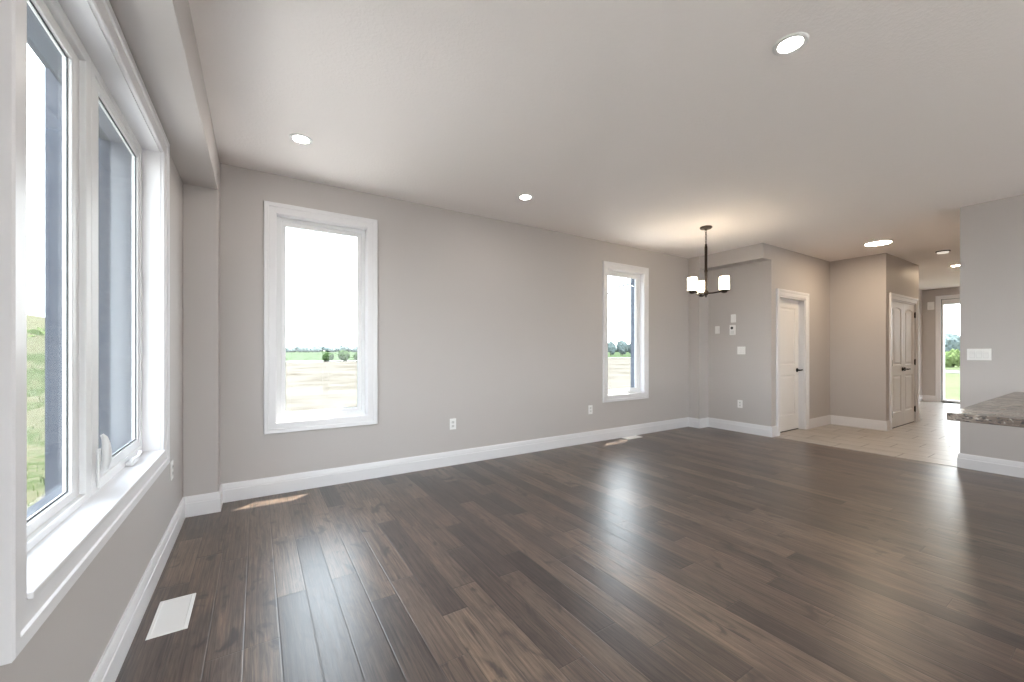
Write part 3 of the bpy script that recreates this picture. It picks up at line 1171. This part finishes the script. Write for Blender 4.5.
def grid(name, mat, x0, x1, y0, y1, nx, ny, fz, label, cat):
    b = MB()
    V = [[b.bm.verts.new((x0 + (x1 - x0) * i / nx, y0 + (y1 - y0) * j / ny, fz(x0 + (x1 - x0) * i / nx, y0 + (y1 - y0) * j / ny))) for j in range(ny + 1)] for i in range(nx + 1)]
    for i in range(nx):
        for j in range(ny):
            b.bm.faces.new((V[i][j], V[i + 1][j], V[i + 1][j + 1], V[i][j + 1]))
    o = b.build(name, M[mat], smooth=True)
    tag(o, label, cat, kind='structure')
    return o


def nz(x, y, s, a): return a * noise.noise(Vector((x * s, y * s, 0)))


def berm(x, y):
    h = 0.0
    for bx, by, r, hh in ((-5.2, 18.0, 4.2, 1.9), (-10, 20.0, 6, 2.2), (-3.0, 11.5, 1.7, 0.55), (-16, 16.0, 7, 2.0)):
        d2 = ((x - bx) ** 2 + (y - by) ** 2) / (r * r)
        h += hh * math.exp(-d2 * 1.6)
    return GZ + 0.02 + h + nz(x, y, 1.1, 0.10) + nz(x, y, 3.0, 0.04)


grid('ground', 'sand', -60, 160, -60, 80, 60, 60, lambda x, y: GZ - 0.03 + (0 if -1 < x < 16 and -5 < y < 6 else nz(x, y, 0.2, 0.05)), 'bare pale sandy ground outside', 'ground')
grid('weedy_bank', 'weeds', -26, -0.9, 5.5, 34, 90, 100, berm, 'weedy bank outside the large left window', 'bank')
b = MB()
for i in range(7000):
    if i % 12 == 0:
        cx0, cy0 = random.uniform(-8.5, -1.0), random.uniform(6.0, 21.0)
        hh = random.uniform(0.05, 0.17)
    x, y = cx0 + random.gauss(0, 0.12), cy0 + random.gauss(0, 0.12)
    if (x + 3.3) ** 2 + (y - 13) ** 2 < 1.2 or (x + 5.4) ** 2 + (y - 17.2) ** 2 < 2.2:
        continue
    z = berm(x, y) - 0.02
    a = random.uniform(0, 2 * PI)
    w, h = random.uniform(0.004, 0.009), hh * random.uniform(0.6, 1.2)
    lx, ly = math.cos(a), math.sin(a)
    l2 = h * random.uniform(0.1, 0.5)
    p0, p1 = (x - ly * w, y + lx * w, z), (x + ly * w, y - lx * w, z)
    m0, m1 = (x + lx * l2 * 0.35 - ly * w * 0.7, y + ly * l2 * 0.35 + lx * w * 0.7, z + h * 0.6), (x + lx * l2 * 0.35 + ly * w * 0.7, y + ly * l2 * 0.35 - lx * w * 0.7, z + h * 0.6)
    v = b.verts([p0, p1, m1, m0, (x + lx * l2, y + ly * l2, z + h)])
    b.bm.faces.new((v[0], v[1], v[2], v[3]))
    b.bm.faces.new((v[3], v[2], v[4]))
tag(b.build('grass', M['leaf2']), 'tufts of weedy grass on the bank outside the large left window', 'grass', kind='stuff')
grid('field', 'field', -300, 900, 74, 700, 40, 40, lambda x, y: GZ + 0.12 + max(0, (y - 74)) * 0.0042, 'flat green field beyond the sand', 'field')
grid('lawn', 'lawn', 15.6, 42, -20, 12, 20, 20, lambda x, y: GZ + 0.10, 'green front lawn', 'lawn')
grid('road', 'road', 42, 50, -60, 20, 6, 30, lambda x, y: GZ + 0.12, 'pale road past the front lawn', 'road')
grid('verge', 'lawn', 50, 300, -150, 30, 20, 20, lambda x, y: GZ + 0.14 + (x - 50) * 0.004, 'green verge beyond the road', 'verge')
b = MB().box((-9, -3.75, GZ - 0.05), (-0.71, 5.5, GZ + 0.03)).box((-9, -14, GZ - 0.05), (14.15, -3.75, GZ + 0.03)).box((-0.71, 4.25, GZ - 0.05), (14.15, 8.5, GZ + 0.03))  # apron added to bounce daylight through the windows onto the ceiling
tag(b.build('added_bounce_apron', M['gravel']), 'pale gravel apron added around the house to bounce daylight indoors', 'gravel', kind='structure')
b = MB().box((14.15, 0.9, GZ), (15.6, 3.3, -0.08))
tag(b.build('front_step', M['road'], bevel=0.01), 'pale concrete front step outside the sidelight', 'step', kind='structure')

# porch on the left: wing wall and soffit
b = MB().box((-1.29, 4.25, GZ), (-0.71, 4.6, 3.5))
tag(b.build('wall_porch', M['brick']), 'blue grey brick porch wing wall outside the large left window', 'wall', kind='structure')
b = MB().box((-1.29, -0.5, 3.27), (-0.71, 4.25, 3.42))
tag(b.build('porch_soffit', M['soffit']), 'grey porch soffit above the large left window', 'soffit', kind='structure')


def tree_mesh(name, seed, rx, hz, mat, sub=3):
    b = MB()
    for k in range(5):
        a = 2 * PI * k / 5 + seed
        b.blob((rx * 0.45 * math.cos(a), rx * 0.45 * math.sin(a), hz * (0.5 + 0.09 * math.sin(seed * 3 + k * 2))), rx * 0.62, sub, 0.35, 1.6, (1, 1, hz / rx * 0.52), seed + k)
    b.blob((0, 0, hz * 0.68), rx * 0.6, sub, 0.35, 1.6, (1, 1, hz / rx * 0.5), seed + 9)
    return b


def tree(name, loc, rx, hz, seed, mat, label, group=None, cat='tree'):
    root = empty(name, loc)
    tag(root, label, cat, group)
    c = tree_mesh(name, seed, rx, hz, mat).build('crown', mat)
    c.parent = root
    b = MB()
    b.tube([(0, 0, -0.1), (0.02 * hz, 0, hz * 0.25), (0, 0.02 * hz, hz * 0.6)], [hz * 0.035, hz * 0.028, hz * 0.012], 8)
    t = b.build('trunk', M['bark'])
    t.parent = root
    return root


# the far tree line: individual trees sharing meshes
protos = []
for s in range(4):
    protos.append(tree_mesh('tree', 20 + s * 3.3, 4.2, 6.5, None, 2).build('tree', M['hazed_leaf']))
first = [True] * 4
for i in range(94):
    back = i % 2
    x = -40 + i * 4.8 + random.uniform(-0.3, 0.3)
    y = 330 + back * 14 + random.uniform(-1.5, 1.5)
    s = (i // 2 + back) % 4
    if first[s]:
        o = protos[s]
        first[s] = False
    else:
        o = protos[s].copy()
        COL.objects.link(o)
    k = random.uniform(0.88, 1.04)
    o.location = (x, y, GZ + 0.12 + (y - 74) * 0.0042 - 0.8)
    o.rotation_euler = (0, 0, random.uniform(0, 6))
    o.scale = (k * 0.98, k * 0.98, random.uniform(0.72, 1.05))
    tag(o, 'small hazy green tree in the far tree line on the horizon', 'tree', 'trees of the far tree line')

for i, (x, y, rx, hz, lb) in enumerate(((110.5, 106, 1.8, 5.4, 'leftmost of the taller trees seen through the narrow window near the chandelier'),
                                        (115.5, 105, 2.0, 6.0, 'middle of the taller trees seen through the narrow window near the chandelier'),
                                        (120.3, 104, 1.8, 5.6, 'rightmost of the taller trees seen through the narrow window near the chandelier'))):
    tree('tree', (x, y, GZ + 0.2), rx, hz, 40 + i * 2.7, M['hazed_leaf'], lb, 'taller trees beyond the dining window')


def shrub(loc, r, h, seed, mat, label, group):
    b = MB()
    for k in range(4):
        a = 1.7 * k + seed
        b.blob((0.45 * r * math.cos(a), 0.45 * r * math.sin(a), h * (0.42 + 0.05 * k)), r * 0.62, 3, 0.4, 2.0, (1, 1, h / r * 0.7), seed + k)
    root = empty('shrub', loc)
    tag(root, label, 'shrub', group)
    c = b.build('foliage', mat)
    c.parent = root
    b = MB()
    for k in range(3):
        a = 2.1 * k
        b.tube([(0, 0, -0.05), (0.3 * r * math.cos(a), 0.3 * r * math.sin(a), h * 0.5)], [0.03, 0.015], 6)
    t = b.build('stems', M['bark'])
    t.parent = root
    return root


shrub((10.3, 75.0, GZ + 0.1), 0.85, 1.4, 3, M['leaf'], 'low green shrub left of its neighbours at the edge of the field', 'shrubs at the field edge')
shrub((12.7, 74.4, GZ + 0.1), 0.95, 1.8, 5, M['leaf'], 'green shrub between two others at the edge of the field', 'shrubs at the field edge')
shrub((15.2, 74.0, GZ + 0.1), 0.9, 1.6, 8, M['leaf'], 'green shrub right of its neighbours at the edge of the field', 'shrubs at the field edge')
shrub((-3.3, 13.0, -0.15), 0.5, 0.8, 11, M['leaf2'], 'pale weedy shrub nearest the large left window', 'shrubs on the weedy bank')
shrub((-5.4, 17.2, 1.0), 0.7, 0.9, 14, M['leaf2'], 'pale weedy shrub on the bank top outside the large left window', 'shrubs on the weedy bank')

tree('tree', (88, 16.2, GZ + 0.3), 1.9, 4.3, 61, M['hazed_leaf'], 'blue green tree seen through the hall sidelight', None)
for i, (x, y, r, h) in enumerate(((56, 9.9, 0.8, 1.7), (58, 12.3, 0.9, 1.5), (55, 7.7, 0.8, 1.3))):
    shrub((x, y, GZ + 0.15), r, h, 70 + i, M['leaf2'], ('middle shrub beyond the road in the hall sidelight', 'leftmost shrub beyond the road in the hall sidelight', 'rightmost shrub beyond the road in the hall sidelight')[i], 'shrubs beyond the road')

# overhead service cable outside the dining window
root = empty('utility_pole', (11.6, 7.0, GZ))
tag(root, 'grey utility post outside the narrow window near the chandelier', 'utility pole')
bpy.context.view_layer.update()
MB().tube([(11.6, 7.0, GZ), (11.6, 7.0, 3.5)], [0.09, 0.07], 12).build('pole_shaft', M['bark'], root, smooth=True)
MB().box((11.3, 6.96, 3.2), (11.9, 7.04, 3.28)).build('cross_arm', M['bark'], root)
b = MB()
b.tube([(6.6, 10.1, GZ), (6.8, 10.0, 0.6), (7.4, 9.55, 1.7), (8.1, 9.1, 2.5), (8.87, 8.58, 2.96), (9.15, 8.41, 3.17), (9.4, 8.24, 3.24), (10.0, 7.9, 3.26), (10.8, 7.45, 3.24), (11.40, 7.11, 3.25)], 0.03, 8)
tag(b.build('overhead_cable', M['cable'], smooth=True), 'thin grey cable curving across the sky in the narrow window near the chandelier', 'cable')
